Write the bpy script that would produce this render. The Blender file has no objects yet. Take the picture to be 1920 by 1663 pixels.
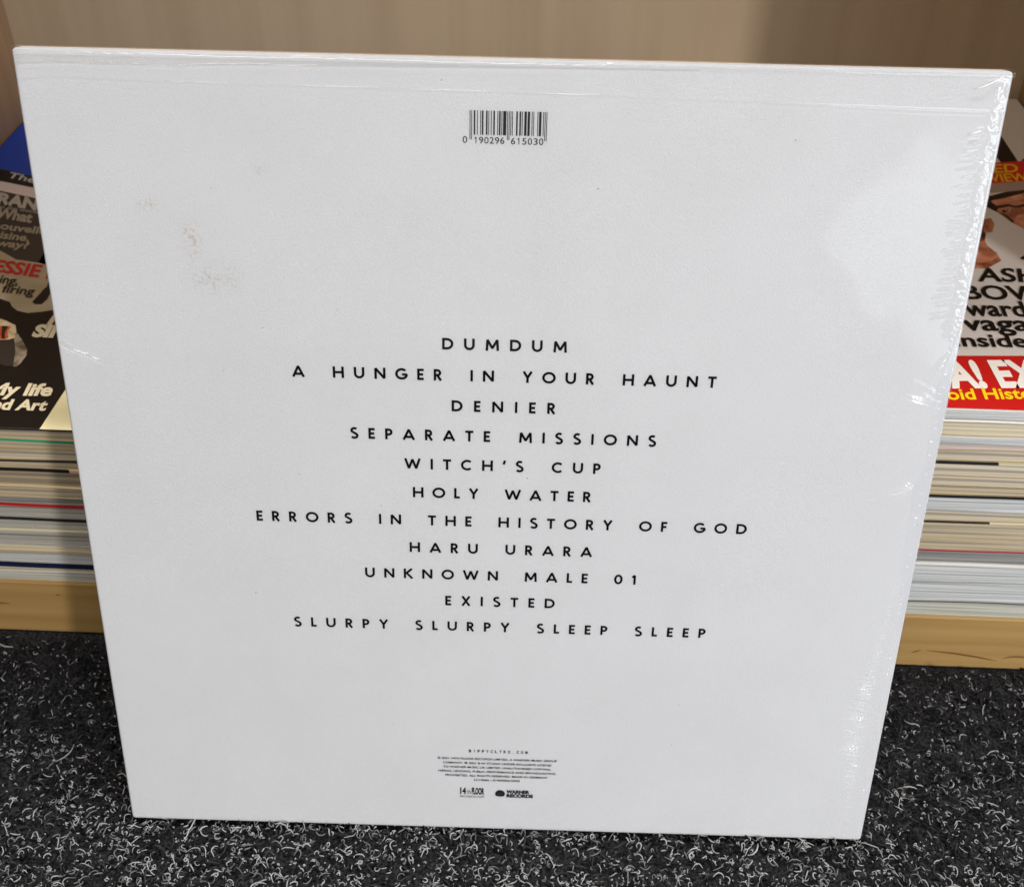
import bpy, bmesh, math, random
import numpy as np
from mathutils import Matrix, Vector

# ------------------------------------------------------------------ camera, light, exposure
scene = bpy.context.scene
C = scene.collection
cam_data = bpy.data.cameras.new('camera')
cam = bpy.data.objects.new('camera', cam_data)
C.objects.link(cam)
cam.matrix_world = Matrix(((0.999581, -0.027341, 0.009454, 0.0070956),
                           (0.024763, 0.639692, -0.768232, -0.2587994),
                           (0.014957, 0.768145, 0.640101, 0.4327361),
                           (0, 0, 0, 1)))
cam_data.sensor_fit = 'HORIZONTAL'
cam_data.sensor_width = 36.0
cam_data.lens = 38.694
cam_data.clip_start = 0.01
cam_data.clip_end = 50
cam_data.dof.use_dof = True
cam_data.dof.focus_distance = 0.405
cam_data.dof.aperture_fstop = 26.0
scene.camera = cam

world = bpy.data.worlds.new('World')
scene.world = world
world.use_nodes = True
bg = world.node_tree.nodes['Background']
bg.inputs[0].default_value = (0.88, 0.94, 1.0, 1)
bg.inputs[1].default_value = 0.25

def area_lamp(name, loc, target, sx, sy, power, color):
    d = bpy.data.lights.new(name, 'AREA')
    d.shape = 'RECTANGLE'; d.size = sx; d.size_y = sy
    d.energy = power; d.color = color
    o = bpy.data.objects.new(name, d)
    C.objects.link(o)
    o.location = loc
    o.rotation_euler = (Vector(target) - Vector(loc)).to_track_quat('-Z', 'Y').to_euler()
    return o

area_lamp('window_strip', (1.66, -2.58, 1.75), (0.0, 0.1, 0.15), 0.14, 0.8, 58, (1.0, 0.96, 0.92))
area_lamp('shop_window', (1.5, -2.7, 1.9), (0.0, 0.05, 0.2), 1.1, 1.4, 15, (0.84, 0.92, 1.0))
glare = area_lamp('glare_lamp', (1.16, -2.7, 0.33), (1.16, 0.0, 0.33), 0.55, 0.42, 1.25, (0.84, 0.91, 1.0))  # added lamp, tilted so the film mirrors it as a glare patch
glare.rotation_euler.rotate_axis('Z', math.radians(-46))
area_lamp('side_fill', (0.80, -0.62, 0.28), (0.12, 0.0, 0.08), 0.45, 0.4, 3.5, (0.80, 0.89, 1.0))  # added low fill, close in so brightness falls off across the sleeve
area_lamp('ceiling_lamp', (-0.42, -1.5, 2.2), (-0.15, 0.2, 0.1), 1.2, 0.4, 16, (1.0, 0.83, 0.62))
area_lamp('ceiling_strip', (0.4, 0.13, 2.4), (0.4, 0.13, 0.0), 1.4, 0.4, 84, (1.0, 0.97, 0.93))

scene.view_settings.view_transform = 'Standard'
scene.view_settings.look = 'None'
scene.view_settings.exposure = 0.0
scene.view_settings.gamma = 1.0
scene.view_settings.use_curve_mapping = False
scene.cycles.max_bounces = 8
scene.cycles.transparent_max_bounces = 16
scene.cycles.use_denoising = True

rng = np.random.default_rng(7)
random.seed(7)

# ------------------------------------------------------------------ small helpers
def srgb(r, g, b):
    f = lambda c: ((c / 255 + 0.055) / 1.055) ** 2.4 if c > 10 else c / 255 / 12.92
    return (f(r), f(g), f(b), 1)

def mat(name, color, rough=0.6, spec=0.3):
    m = bpy.data.materials.new(name); m.use_nodes = True
    b = m.node_tree.nodes['Principled BSDF']
    b.inputs['Base Color'].default_value = color if len(color) == 4 else (*color, 1)
    b.inputs['Roughness'].default_value = rough
    b.inputs['Specular IOR Level'].default_value = spec
    return m

def nodes(m):
    nt = m.node_tree
    return nt, nt.nodes['Principled BSDF'], nt.nodes.new, nt.links.new

def noise_mix(m, c1, c2, scale_xyz, scale=1.0, detail=4, lo=0.35, hi=0.65, bump=0.0, bump_dist=0.0005):
    """base colour from object-space stretched noise, optional bump"""
    nt, b, N, L = nodes(m)
    tc = N('ShaderNodeTexCoord'); mp = N('ShaderNodeMapping'); mp.inputs['Scale'].default_value = scale_xyz
    nz = N('ShaderNodeTexNoise'); nz.inputs['Scale'].default_value = scale; nz.inputs['Detail'].default_value = detail
    rp = N('ShaderNodeValToRGB')
    rp.color_ramp.elements[0].position = lo; rp.color_ramp.elements[1].position = hi
    rp.color_ramp.elements[0].color = c1; rp.color_ramp.elements[1].color = c2
    L(tc.outputs['Object'], mp.inputs['Vector']); L(mp.outputs[0], nz.inputs['Vector'])
    L(nz.outputs['Fac'], rp.inputs['Fac']); L(rp.outputs['Color'], b.inputs['Base Color'])
    if bump:
        bp = N('ShaderNodeBump'); bp.inputs['Strength'].default_value = bump; bp.inputs['Distance'].default_value = bump_dist
        L(nz.outputs['Fac'], bp.inputs['Height']); L(bp.outputs[0], b.inputs['Normal'])
    return rp

def mesh_obj(name, verts, faces, mats, parent=None, mat_idx=None, smooth=False):
    me = bpy.data.meshes.new(name)
    me.from_pydata([tuple(v) for v in verts], [], [tuple(f) for f in faces])
    for m in (mats if isinstance(mats, (list, tuple)) else [mats]):
        me.materials.append(m)
    if mat_idx is not None:
        me.polygons.foreach_set('material_index', np.asarray(mat_idx, dtype=np.int32))
    if smooth:
        me.polygons.foreach_set('use_smooth', np.ones(len(me.polygons), dtype=bool))
    me.update()
    o = bpy.data.objects.new(name, me)
    C.objects.link(o)
    if parent: o.parent = parent
    return o

def fast_mesh(name, V, F, mats, parent=None, mat_idx=None, smooth=True):
    """V (n,3) float, F (m,4) int quads"""
    me = bpy.data.meshes.new(name)
    me.vertices.add(len(V)); me.vertices.foreach_set('co', np.ascontiguousarray(V, dtype=np.float32).ravel())
    me.loops.add(F.size); me.loops.foreach_set('vertex_index', np.ascontiguousarray(F, dtype=np.int32).ravel())
    me.polygons.add(len(F))
    me.polygons.foreach_set('loop_start', np.arange(0, F.size, F.shape[1], dtype=np.int32))
    for m in mats: me.materials.append(m)
    if mat_idx is not None: me.polygons.foreach_set('material_index', np.asarray(mat_idx, dtype=np.int32))
    me.polygons.foreach_set('use_smooth', np.full(len(F), smooth, dtype=bool))
    me.update(calc_edges=True)
    o = bpy.data.objects.new(name, me); C.objects.link(o)
    if parent: o.parent = parent
    return o

def bm_box(bm, x0, x1, y0, y1, z0, z1, bevel=0.0, seg=2):
    r = bmesh.ops.create_cube(bm, size=1.0)
    vs = r['verts']
    for v in vs:
        v.co = (x0 + (v.co.x + .5) * (x1 - x0), y0 + (v.co.y + .5) * (y1 - y0), z0 + (v.co.z + .5) * (z1 - z0))
    if bevel:
        es = list({e for v in vs for e in v.link_edges})
        bmesh.ops.bevel(bm, geom=es, offset=bevel, segments=seg, profile=0.5, affect='EDGES')

def bm_obj(name, bm, m, parent=None, smooth=False):
    me = bpy.data.meshes.new(name); bm.to_mesh(me); bm.free()
    me.materials.append(m)
    if smooth:
        me.polygons.foreach_set('use_smooth', np.ones(len(me.polygons), dtype=bool))
    o = bpy.data.objects.new(name, me); C.objects.link(o)
    if parent: o.parent = parent
    return o

def thing(name, label, cat, loc=(0, 0, 0), rot=(0, 0, 0), group=None):
    o = bpy.data.objects.new(name, None); C.objects.link(o)
    o.empty_display_size = 0.02
    o.location = loc; o.rotation_euler = rot
    o['label'] = label; o['category'] = cat
    if group: o['group'] = group
    return o

# ------------------------------------------------------------------ lettering
def offset_stroke(pts, w, closed=False):
    """quads of a polyline stroke of width w, bevelled at sharp turns"""
    P = [np.array(q, float) for k, q in enumerate(pts) if k == 0 or math.dist(q, pts[k - 1]) > 1e-4]
    n = len(P); h = w / 2
    left, right = [], []
    for i in range(n):
        if closed: a, b, c = P[i - 1], P[i], P[(i + 1) % n]
        else: a, b, c = (P[i - 1] if i else None), P[i], (P[i + 1] if i < n - 1 else None)
        d1 = (b - a) / np.linalg.norm(b - a) if a is not None else None
        d2 = (c - b) / np.linalg.norm(c - b) if c is not None else None
        if d1 is None: d1 = d2
        if d2 is None: d2 = d1
        n1 = np.array([-d1[1], d1[0]]); n2 = np.array([-d2[1], d2[0]])
        if np.dot(n1, n2) < 0.5:
            for nn in (n1, n2): left.append(b + nn * h); right.append(b - nn * h)
        else:
            m = n1 + n2; m = m / np.dot(m, n1)
            left.append(b + m * h); right.append(b - m * h)
    k = len(left)
    V = left + right
    F = [(i, i + k, (i + 1) % k + k, (i + 1) % k) for i in range(k if closed else k - 1)]
    return V, F

def arc(cx, cy, rx, ry, a0, a1, n=14):
    return [(cx + rx * math.cos(math.radians(a0 + (a1 - a0) * i / n)), cy + ry * math.sin(math.radians(a0 + (a1 - a0) * i / n))) for i in range(n + 1)]

WT = 0.208           # stroke weight / cap height
_h = WT / 2
_t = 1 - _h
def _bowl(x0, xr, y0, y1):      # D-like bowl from (x0,y1) round to (x0,y0)
    r = (y1 - y0) / 2
    return [(x0, y1)] + arc(xr - r, (y0 + y1) / 2, r, r, 90, -90, 14) + [(x0, y0)]
GLYPHS = {   # width, list of (points, closed)
    'A': (1.0, [([(0.06, 0), (0.5, 0.94), (0.94, 0)], 0), ([(0.2, 0.27), (0.8, 0.27)], 0)]),
    'C': (0.93, [(arc(0.52, 0.5, 0.44, 0.5 - _h + .01, 47, 313, 22), 0)]),
    'D': (0.9, [([(_h, 0), (_h, 1)], 0), ([(_h, _t), (0.38, _t)] + arc(0.38, 0.5, 0.44, 0.5 - _h, 90, -90, 16) + [(_h, _h)], 0)]),
    'E': (0.55, [([(_h, 0), (_h, 1)], 0), ([(_h, _t), (0.55, _t)], 0), ([(_h, .5), (0.5, .5)], 0), ([(_h, _h), (0.55, _h)], 0)]),
    'F': (0.53, [([(_h, 0), (_h, 1)], 0), ([(_h, _t), (0.53, _t)], 0), ([(_h, .49), (0.48, .49)], 0)]),
    'G': (0.98, [(arc(0.52, 0.5, 0.44, 0.5 - _h + .01, 45, 352, 24), 0), ([(0.55, 0.45), (0.98, 0.45)], 0)]),
    'H': (0.93, [([(_h, 0), (_h, 1)], 0), ([(0.93 - _h, 0), (0.93 - _h, 1)], 0), ([(_h, .5), (0.93 - _h, .5)], 0)]),
    'I': (WT, [([(_h, 0), (_h, 1)], 0)]),
    'K': (0.82, [([(_h, 0), (_h, 1)], 0), ([(0.74, 1), (0.2, 0.49)], 0), ([(0.25, 0.56), (0.77, 0)], 0)]),
    'L': (0.5, [([(_h, 0), (_h, 1)], 0), ([(_h, _h), (0.5, _h)], 0)]),
    'M': (1.1, [([(0.1, 0), (0.15, .93), (0.55, 0.22), (0.95, .93), (1.0, 0)], 0)]),
    'N': (0.93, [([(_h, 0), (_h, 0.93), (0.93 - _h, 0.07), (0.93 - _h, 1)], 0)]),
    'O': (1.08, [(arc(0.54, 0.5, 0.46, 0.5 - _h + .012, 0, 348, 29), 1)]),
    'P': (0.64, [([(_h, 0), (_h, 1)], 0), (_bowl(_h, 0.64 - _h, 0.45, _t), 0)]),
    'R': (0.68, [([(_h, 0), (_h, 1)], 0), (_bowl(_h, 0.63 - _h, 0.47, _t), 0), ([(0.3, 0.46), (0.6, 0)], 0)]),
    'S': (0.66, [(arc(0.34, 0.735, 0.235, 0.265 - _h + .05, 40, 205, 12) + arc(0.325, 0.265, 0.255, 0.265 - _h + .05, 62, -150, 14)[0:], 0)]),
    'T': (0.7, [([(0.35, 0), (0.35, 1)], 0), ([(0, _t), (0.7, _t)], 0)]),
    'U': (0.88, [([(_h, 1), (_h, 0.42)] + arc(0.44, 0.42, 0.44 - _h, 0.42 - _h + .01, 180, 360, 16)[1:] + [(0.88 - _h, 1)], 0)]),
    'W': (1.38, [([(0.07, 1), (0.38, 0.07), (0.69, 0.9), (1.0, 0.07), (1.31, 1)], 0)]),
    'X': (0.82, [([(0.09, 0), (0.73, 1)], 0), ([(0.09, 1), (0.73, 0)], 0)]),
    'Y': (0.82, [([(0.08, 1), (0.41, 0.46), (0.74, 1)], 0), ([(0.41, 0.5), (0.41, 0)], 0)]),
    "'": (0.24, [([(0.18, 1.02), (0.05, 0.66)], 0)]),
    '0': (0.72, [(arc(0.36, 0.5, 0.28, 0.5 - _h + .01, 0, 348, 24), 1)]),
    '1': (0.4, [([(0.03, 0.74), (0.26, 0.93), (0.26, 0)], 0)]),
}

def stroke_line(text, x0, x1, base, cap, word=0.72):
    """letter-spaced capitals filling exactly x0..x1; returns verts (x, z, layer) and faces"""
    total = sum(GLYPHS[c][0] if c != ' ' else word - 0.0 for c in text)
    track = ((x1 - x0) / cap - total) / (len(text) - 1)
    V, F, x, layer = [], [], 0.0, 0
    for ch in text:
        if ch == ' ':
            x += word + track; continue
        w, strokes = GLYPHS[ch]
        for k, (pts, closed) in enumerate(strokes):
            v, f = offset_stroke(pts, WT, closed)
            off = len(V)
            V += [(x0 + (x + q[0]) * cap, base + q[1] * cap, k) for q in v]
            F += [tuple(i + off for i in t) for t in f]
        x += w + track
    return V, F

def font_mesh(text, bold=0.0, shear=0.0, space=1.0):
    """built-in font text as flat polygons normalised to x 0..1 and cap height 1 (baseline y=0)"""
    cu = bpy.data.curves.new('lettering', 'FONT')
    cu.body = text; cu.offset = bold; cu.shear = shear; cu.space_character = space
    cu.resolution_u = 4; cu.fill_mode = 'FRONT' if hasattr(cu, 'fill_mode') else cu.fill_mode
    ob = bpy.data.objects.new('lettering', cu); C.objects.link(ob)
    dg = bpy.context.evaluated_depsgraph_get(); dg.update()
    me = bpy.data.meshes.new_from_object(ob.evaluated_get(dg))
    V = [(v.co.x, v.co.y) for v in me.vertices]; F = [tuple(p.vertices) for p in me.polygons]
    bpy.data.objects.remove(ob); bpy.data.meshes.remove(me); bpy.data.curves.remove(cu)
    xs = [v[0] for v in V]; a, b = min(xs), max(xs)
    return [((x - a) / (b - a), y / CAP) for x, y in V], F
CAP = 1.0
def _cap():
    V, F = font_mesh('H')
    return max(v[1] for v in V)
CAP = _cap()

class Print:
    """flat printed shapes on a cover, one mesh with several inks; every shape sits a hair above the one before"""
    def __init__(self, z0, step=0.000018):
        self.V, self.F, self.M, self.mats, self.z, self.step = [], [], [], [], z0, step
    def ink(self, m):
        if m not in self.mats: self.mats.append(m)
        return self.mats.index(m)
    def add(self, V2, F, m):
        off = len(self.V); k = self.ink(m)
        self.V += [(x, y, self.z) for x, y in V2]
        self.F += [tuple(i + off for i in f) for f in F]; self.M += [k] * len(F)
        self.z += self.step
    def poly(self, pts, m):
        pts = [(x / 1000, y / 1000) for x, y in pts]
        bm = bmesh.new(); vs = [bm.verts.new((x, y, 0)) for x, y in pts]
        f = bm.faces.new(vs); bmesh.ops.triangulate(bm, faces=[f])
        bm.verts.index_update()
        self.add([(v.co.x, v.co.y) for v in bm.verts], [tuple(v.index for v in t.verts) for t in bm.faces], m)
        bm.free()
    def text(self, spec, m, bold=0.03, shear=0.0):
        t, O, R, T = spec
        O, R, T = [np.array(q) / 1000 for q in (O, R, T)]
        V, F = font_mesh(t, bold, shear)
        self.add([tuple(O + u * (R - O) + v * (T - O)) for u, v in V], F, m)
    def build(self, name, parent, to3=None):
        V = self.V if to3 is None else [to3(*v) for v in self.V]
        F = []
        for f in self.F:           # face the reader
            F.append(f)
        return mesh_obj(name, V, F, self.mats, parent, self.M)
# ------------------------------------------------------------------ floor and carpet
floor_mat = mat('carpet_backing', (0.012, 0.012, 0.013), 0.95, 0.1)
noise_mix(floor_mat, (0.006, 0.006, 0.007, 1), (0.03, 0.03, 0.032, 1), (1, 1, 1), 700, 4, 0.4, 0.7, 0.8, 0.002)
fl = mesh_obj('floor', [(-3, -3.2, -0.0055), (3, -3.2, -0.0055), (3, 1.2, -0.0055), (-3, 1.2, -0.0055)], [(0, 1, 2, 3)], floor_mat)
fl['kind'] = 'structure'

def fibre_set(n, xr, yr, lmin, lmax, rad, seg, zlo, zhi, curl, arch, keep=None):
    x = rng.uniform(*xr, n); y = rng.uniform(*yr, n)
    if keep is not None:
        k = keep(x, y); x, y = x[k], y[k]; n = len(x)
    length = lmin + (lmax - lmin) * rng.random(n) ** 2.2
    ang = rng.uniform(0, 2 * np.pi, n); kap = rng.normal(0, curl, n) / length
    P = np.zeros((n, seg + 1, 3)); P[:, 0, 0] = x; P[:, 0, 1] = y
    st = length / seg
    for i in range(seg):
        ang = ang + kap * st + rng.normal(0, 0.28, n)
        P[:, i + 1, 0] = P[:, i, 0] + np.cos(ang) * st
        P[:, i + 1, 1] = P[:, i, 1] + np.sin(ang) * st
    t = np.linspace(0, 1, seg + 1)[None]
    hgt = rng.uniform(0.2, 1, (n, 1)) * arch * np.minimum(length[:, None] / 0.004, 1.4)
    z0 = rng.uniform(zlo, zhi, (n, 1))
    tilt = rng.normal(0, 0.0006, (n, 1))
    P[:, :, 2] = z0 + hgt * np.sin(np.pi * t) * rng.choice([1, 1, -0.3], (n, 1)) + tilt * (t - .5)
    r = rad * rng.uniform(0.7, 1.3, (n, 1)) * (0.72 + 0.5 * np.sin(np.pi * t))
    # frames
    T = np.gradient(P, axis=1); T /= np.linalg.norm(T, axis=2, keepdims=True) + 1e-12
    up = np.zeros_like(T); up[..., 2] = 1
    S = np.cross(T, up); S /= np.linalg.norm(S, axis=2, keepdims=True) + 1e-9
    U = np.cross(S, T)
    sides = 4
    ring = []
    for k in range(sides):
        a = 2 * np.pi * k / sides + np.pi / 4
        ring.append(P + (S * math.cos(a) + U * math.sin(a)) * r[..., None])
    V = np.stack(ring, 2)                       # n, seg+1, sides, 3
    base = (np.arange(n) * (seg + 1) * sides)[:, None, None]
    i = np.arange(seg)[None, :, None]; k = np.arange(sides)[None, None, :]
    a = base + i * sides + k; b = base + i * sides + (k + 1) % sides
    F = np.stack([a, b, b + sides, a + sides], -1).reshape(-1, 4)
    return V.reshape(-1, 3), F, n, seg * sides

def keep_carpet(x, y):
    out = ~((np.abs(x) < 0.13) & (y > 0.03))
    far = (np.abs(x) > 0.42) | (y < -0.13)
    return out & (~far | (rng.random(len(x)) < 0.45)) & (y < 0.0985 + 0.013 * np.minimum(0, -x))

fib_mats = [mat('fibre_black', (0.006, 0.006, 0.007), 0.85, 0.12), mat('fibre_charcoal', (0.02, 0.02, 0.022), 0.85, 0.12),
            mat('fibre_grey', (0.115, 0.115, 0.119), 0.75, 0.15), mat('fibre_pale', (0.255, 0.258, 0.262), 0.7, 0.2)]
VV, FF, MM = [], [], []
def thinned(x, y):      # pale fibres are clumped and grow sparser towards the shelf foot
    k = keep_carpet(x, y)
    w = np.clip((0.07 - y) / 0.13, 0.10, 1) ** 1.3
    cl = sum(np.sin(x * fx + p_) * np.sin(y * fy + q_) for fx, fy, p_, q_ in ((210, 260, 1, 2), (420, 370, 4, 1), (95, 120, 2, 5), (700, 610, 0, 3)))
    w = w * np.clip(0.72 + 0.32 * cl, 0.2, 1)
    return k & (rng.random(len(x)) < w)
def add_fibres(mats_p, *a, keep_fn=keep_carpet):
    V, F, n, per = fibre_set(*a, keep=keep_fn)
    off = sum(len(v) for v in VV)
    VV.append(V); FF.append(F + off)
    MM.append(np.repeat(rng.choice([m for m, _ in mats_p], n, p=[q for _, q in mats_p]), per))
XR, YR = (-0.62, 0.62), (-0.34, 0.103)
add_fibres([(0, .55), (1, .45)], 62000, XR, YR, 0.0025, 0.008, 0.00038, 4, -0.0048, -0.0012, 1.6, 0.0016)
add_fibres([(2, .6), (3, .4)], 24000, XR, YR, 0.0009, 0.0050, 0.00023, 5, -0.0036, -0.0012, 2.4, 0.0012)
add_fibres([(2, .45), (3, .55)], 185000, XR, YR, 0.0009, 0.0062, 0.00020, 6, -0.0026, 0.0004, 3.6, 0.0015, keep_fn=thinned)
add_fibres([(3, 1.0)], 900, XR, YR, 0.006, 0.015, 0.00024, 8, -0.0014, 0.0002, 2.0, 0.0009, keep_fn=thinned)
add_fibres([(1, .5), (2, .3), (3, .2)], 260, (-0.158, 0.158), (-0.0035, -0.0014), 0.002, 0.006, 0.00022, 5, -0.001, 0.0011, 2.5, 0.0016)
pile = fast_mesh('carpet_pile', np.concatenate(VV), np.concatenate(FF), fib_mats, None, np.concatenate(MM))
pile['kind'] = 'stuff'; pile['label'] = 'black needle-felt carpet flecked with curly pale grey fibres'; pile['category'] = 'carpet'

# ------------------------------------------------------------------ bookcase
PSI = -0.013161; D0 = 0.103168
cs, sn = math.cos(PSI), math.sin(PSI)
def shelf(x, y, z): return (x * cs - y * sn, D0 + x * sn + y * cs, z)

def wood(name, dark, light, along, knots=False):
    m = mat(name, light, 0.42, 0.35)
    sc = {'x': (2.2, 60, 60), 'z': (34, 34, 1.6)}[along]
    rp = noise_mix(m, dark, light, sc, 2.0, 5, 0.3, 0.62)
    nt, b, N, L = nodes(m)
    if knots:      # thin dark mineral streaks along the grain
        tc = N('ShaderNodeTexCoord'); mp = N('ShaderNodeMapping'); mp.inputs['Scale'].default_value = (9, 30, 95)
        mp.inputs['Rotation'].default_value = (0, math.radians(4), 0)
        nz = N('ShaderNodeTexNoise'); nz.inputs['Scale'].default_value = 1.0; nz.inputs['Detail'].default_value = 1.5
        r2 = N('ShaderNodeValToRGB'); r2.color_ramp.elements[0].position = 0.735; r2.color_ramp.elements[1].position = 0.79
        mx = N('ShaderNodeMixRGB'); mx.inputs[2].default_value = (0.13, 0.055, 0.018, 1)
        L(tc.outputs['Object'], mp.inputs['Vector']); L(mp.outputs[0], nz.inputs['Vector']); L(nz.outputs['Fac'], r2.inputs['Fac'])
        L(r2.outputs['Color'], mx.inputs[0]); L(rp.outputs['Color'], mx.inputs[1]); L(mx.outputs[0], b.inputs['Base Color'])
    return m
w_back = wood('pale_beech_panel', (0.365, 0.28, 0.185, 1), (0.405, 0.315, 0.215, 1), 'z')
w_side = wood('beech_side_panel', (0.36, 0.22, 0.12, 1), (0.44, 0.29, 0.165, 1), 'z')
w_base = wood('honey_wood_board', (0.34, 0.195, 0.065, 1), (0.43, 0.27, 0.10, 1), 'x', True)

XL, XR_, DEP = -0.329, 0.3125, 0.331
case = thing('bookcase', 'pale beech bookcase on the carpet holding the magazine piles behind the white record sleeve', 'bookcase', shelf(0, 0, 0), (0, 0, PSI))
def board(name, m, *dims, bevel=0.0006):
    bm = bmesh.new(); bm_box(bm, *dims, bevel=bevel); return bm_obj(name, bm, m, case)
base = board('base_board', w_base, XL, XR_, 0.0, DEP, -0.005, 0.0322, bevel=0.0012)
board('back_panel', w_back, XL - 0.018, XR_ + 0.018, DEP + 0.0005, DEP + 0.0085, -0.005, 0.86)
board('side_panel', w_side, XL - 0.0185, XL - 0.0005, -0.001, DEP, -0.005, 0.86)
board('side_panel', w_side, XR_ + 0.0005, XR_ + 0.0185, -0.001, DEP, -0.005, 0.86)
board('shelf_board', w_base, XL, XR_, 0.004, DEP, 0.82, 0.84)

streak = mat('grain_streak_wood', (0.17, 0.08, 0.025), 0.5, 0.3)
def grain(line, w):
    V, F = [], []
    for i, (x, z) in enumerate(line):
        h = w * (0.25 + math.sin(math.pi * (i + .15) / (len(line) - .7))) / 2
        V += [(x / 1000, -0.00006, (z - h) / 1000), (x / 1000, -0.00006, (z + h) / 1000)]
    F = [(2 * i, 2 * i + 2, 2 * i + 3, 2 * i + 1) for i in range(len(line) - 1)]
    return mesh_obj('grain_streak', V, F, streak, base)
grain([(203.4, 5.3), (205.5, 6.3), (207.6, 7.4)], 0.8)
grain([(210.5, 7.3), (214.1, 6.9), (219, 6.4), (224.7, 5.8), (230, 4.9), (235.5, 3.9), (240, 2.9), (243.7, 2.0), (246.9, 1.4)], 1.0)
grain([(248.8, 3.0), (251.4, 4.5), (253.9, 5.1), (257, 5.2), (262, 4.8), (268, 4.9)], 0.9)
grain([(-262, 16.0), (-251.7, 15.8), (-246.9, 15.5)], 0.9)
grain([(-221.8, 23.2), (-220.5, 23.6), (-219.2, 23.3)], 0.7)

# ------------------------------------------------------------------ magazines
def paper(name, col, var=0.5, gloss=0.25):
    """page edges seen from the end: fine streaks along the block"""
    m = mat(name, col, 0.7, gloss)
    c1 = tuple(c * (1 - var) for c in col[:3]) + (1,); c2 = tuple(min(1, c * (1 + 0.22 * var)) for c in col[:3]) + (1,)
    nt, b, N, L = nodes(m)
    tc = N('ShaderNodeTexCoord')
    def layer(sc, d):
        mp = N('ShaderNodeMapping'); mp.inputs['Scale'].default_value = sc
        mp.inputs['Location'].default_value = (random.uniform(0, 50), 0, random.uniform(0, 50))
        nz = N('ShaderNodeTexNoise'); nz.inputs['Scale'].default_value = 1.0; nz.inputs['Detail'].default_value = d; nz.inputs['Distortion'].default_value = 0.25
        L(tc.outputs['Object'], mp.inputs['Vector']); L(mp.outputs[0], nz.inputs['Vector']); return nz
    a = layer((2.5, 1, 620), 3.0); c = layer((9, 9, 1500), 2.0)
    ad = N('ShaderNodeMath'); ad.operation = 'MULTIPLY_ADD'; ad.inputs[1].default_value = 0.62
    L(c.outputs['Fac'], ad.inputs[0]); 
    hf = N('ShaderNodeMath'); hf.operation = 'MULTIPLY'; hf.inputs[1].default_value = 0.55
    L(a.outputs['Fac'], hf.inputs[0]); L(hf.outputs[0], ad.inputs[2])
    rp = N('ShaderNodeValToRGB'); rp.color_ramp.elements[0].position = 0.46; rp.color_ramp.elements[1].position = 0.66
    rp.color_ramp.elements[0].color = c1; rp.color_ramp.elements[1].color = c2
    L(ad.outputs[0], rp.inputs['Fac'])
    g = layer((3.0, 1, 820), 1.0)
    gr = N('ShaderNodeMapRange'); gr.inputs['From Min'].default_value = 0.60; gr.inputs['From Max'].default_value = 0.70; gr.inputs['To Max'].default_value = 0.6
    L(g.outputs['Fac'], gr.inputs['Value'])
    mg = N('ShaderNodeMixRGB'); mg.inputs[2].default_value = tuple(c * 0.22 for c in col[:3]) + (1,)
    L(gr.outputs[0], mg.inputs[0]); L(rp.outputs['Color'], mg.inputs[1]); L(mg.outputs[0], b.inputs['Base Color'])
    bp = N('ShaderNodeBump'); bp.inputs['Strength'].default_value = 0.5; bp.inputs['Distance'].default_value = 0.0006
    L(ad.outputs[0], bp.inputs['Height']); L(bp.outputs[0], b.inputs['Normal'])
    return m

def wavy(x, seed, amp):
    r = np.random.default_rng(seed)
    return sum(amp * r.uniform(.3, 1) / k * np.sin(x * 2 * np.pi * k / 0.23 * r.uniform(.7, 1.3) + r.uniform(0, 6.3)) for k in (1, 2, 3))

def slab(name, x0, x1, y0, y1, zb, zt, m, parent, loc, split=None):
    """closed wavy slab; zb, zt are functions of shelf x; vertices relative to loc (shelf coordinates)"""
    xs = np.linspace(x0, x1, 41); n = len(xs)
    V, F, M = [], [], []
    for y in (y0, y1):
        for f in (zb, zt):
            z = f(xs); V += [(x - loc[0], y - loc[1], zz - loc[2]) for x, zz in zip(xs, z)]
    for i in range(n - 1):
        k = 0
        if split is not None and xs[i] > split: k = 1
        F += [(i, i + 1, n + i + 1, n + i), (2 * n + i + 1, 2 * n + i, 3 * n + i, 3 * n + i + 1),
              (n + i, n + i + 1, 3 * n + i + 1, 3 * n + i), (2 * n + i, 2 * n + i + 1, i + 1, i)]
        M += [k] * 4
    F += [(0, n, 3 * n, 2 * n), (n - 1, 3 * n - 1, 4 * n - 1, 2 * n - 1)]; M += [0, 1 if split is not None else 0]
    return mesh_obj(name, V, F, m, parent, M)

PAGE = {}
def page_mat(key):
    if key not in PAGE:
        col, var = dict(tan=((0.52, 0.43, 0.30), .5), brown=((0.41, 0.335, 0.23), .45), palet=((0.62, 0.535, 0.41), .45), grey=((0.45, 0.43, 0.38), .55),
                        dgrey=((0.27, 0.265, 0.25), .5), pale=((0.60, 0.58, 0.50), .42), cool=((0.62, 0.63, 0.62), .42), cream=((0.66, 0.58, 0.42), .25),
                        white=((0.68, 0.66, 0.62), .3), pink=((0.58, 0.47, 0.42), .35))[key]
        PAGE[key] = paper('pages_' + key, (*col, 1), var)
    return PAGE[key]
COVER = {}
def cover_mat(name, col, rough=0.35):
    if name not in COVER: COVER[name] = mat('cover_' + name, (*col, 1), rough, 0.4)
    return COVER[name]
CV = dict(black=(0.012, 0.012, 0.014), green=(0.02, 0.45, 0.20), red=(0.50, 0.018, 0.02), navy=(0.008, 0.016, 0.05), cream=(0.70, 0.62, 0.42),
          peach=(0.70, 0.42, 0.28), white=(0.74, 0.72, 0.69), crimson=(0.40, 0.012, 0.06), buff=(0.62, 0.45, 0.24), tan=(0.45, 0.36, 0.22), grey=(0.35, 0.34, 0.32))
def cv(k): return cover_mat(k, CV[k])

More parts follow.
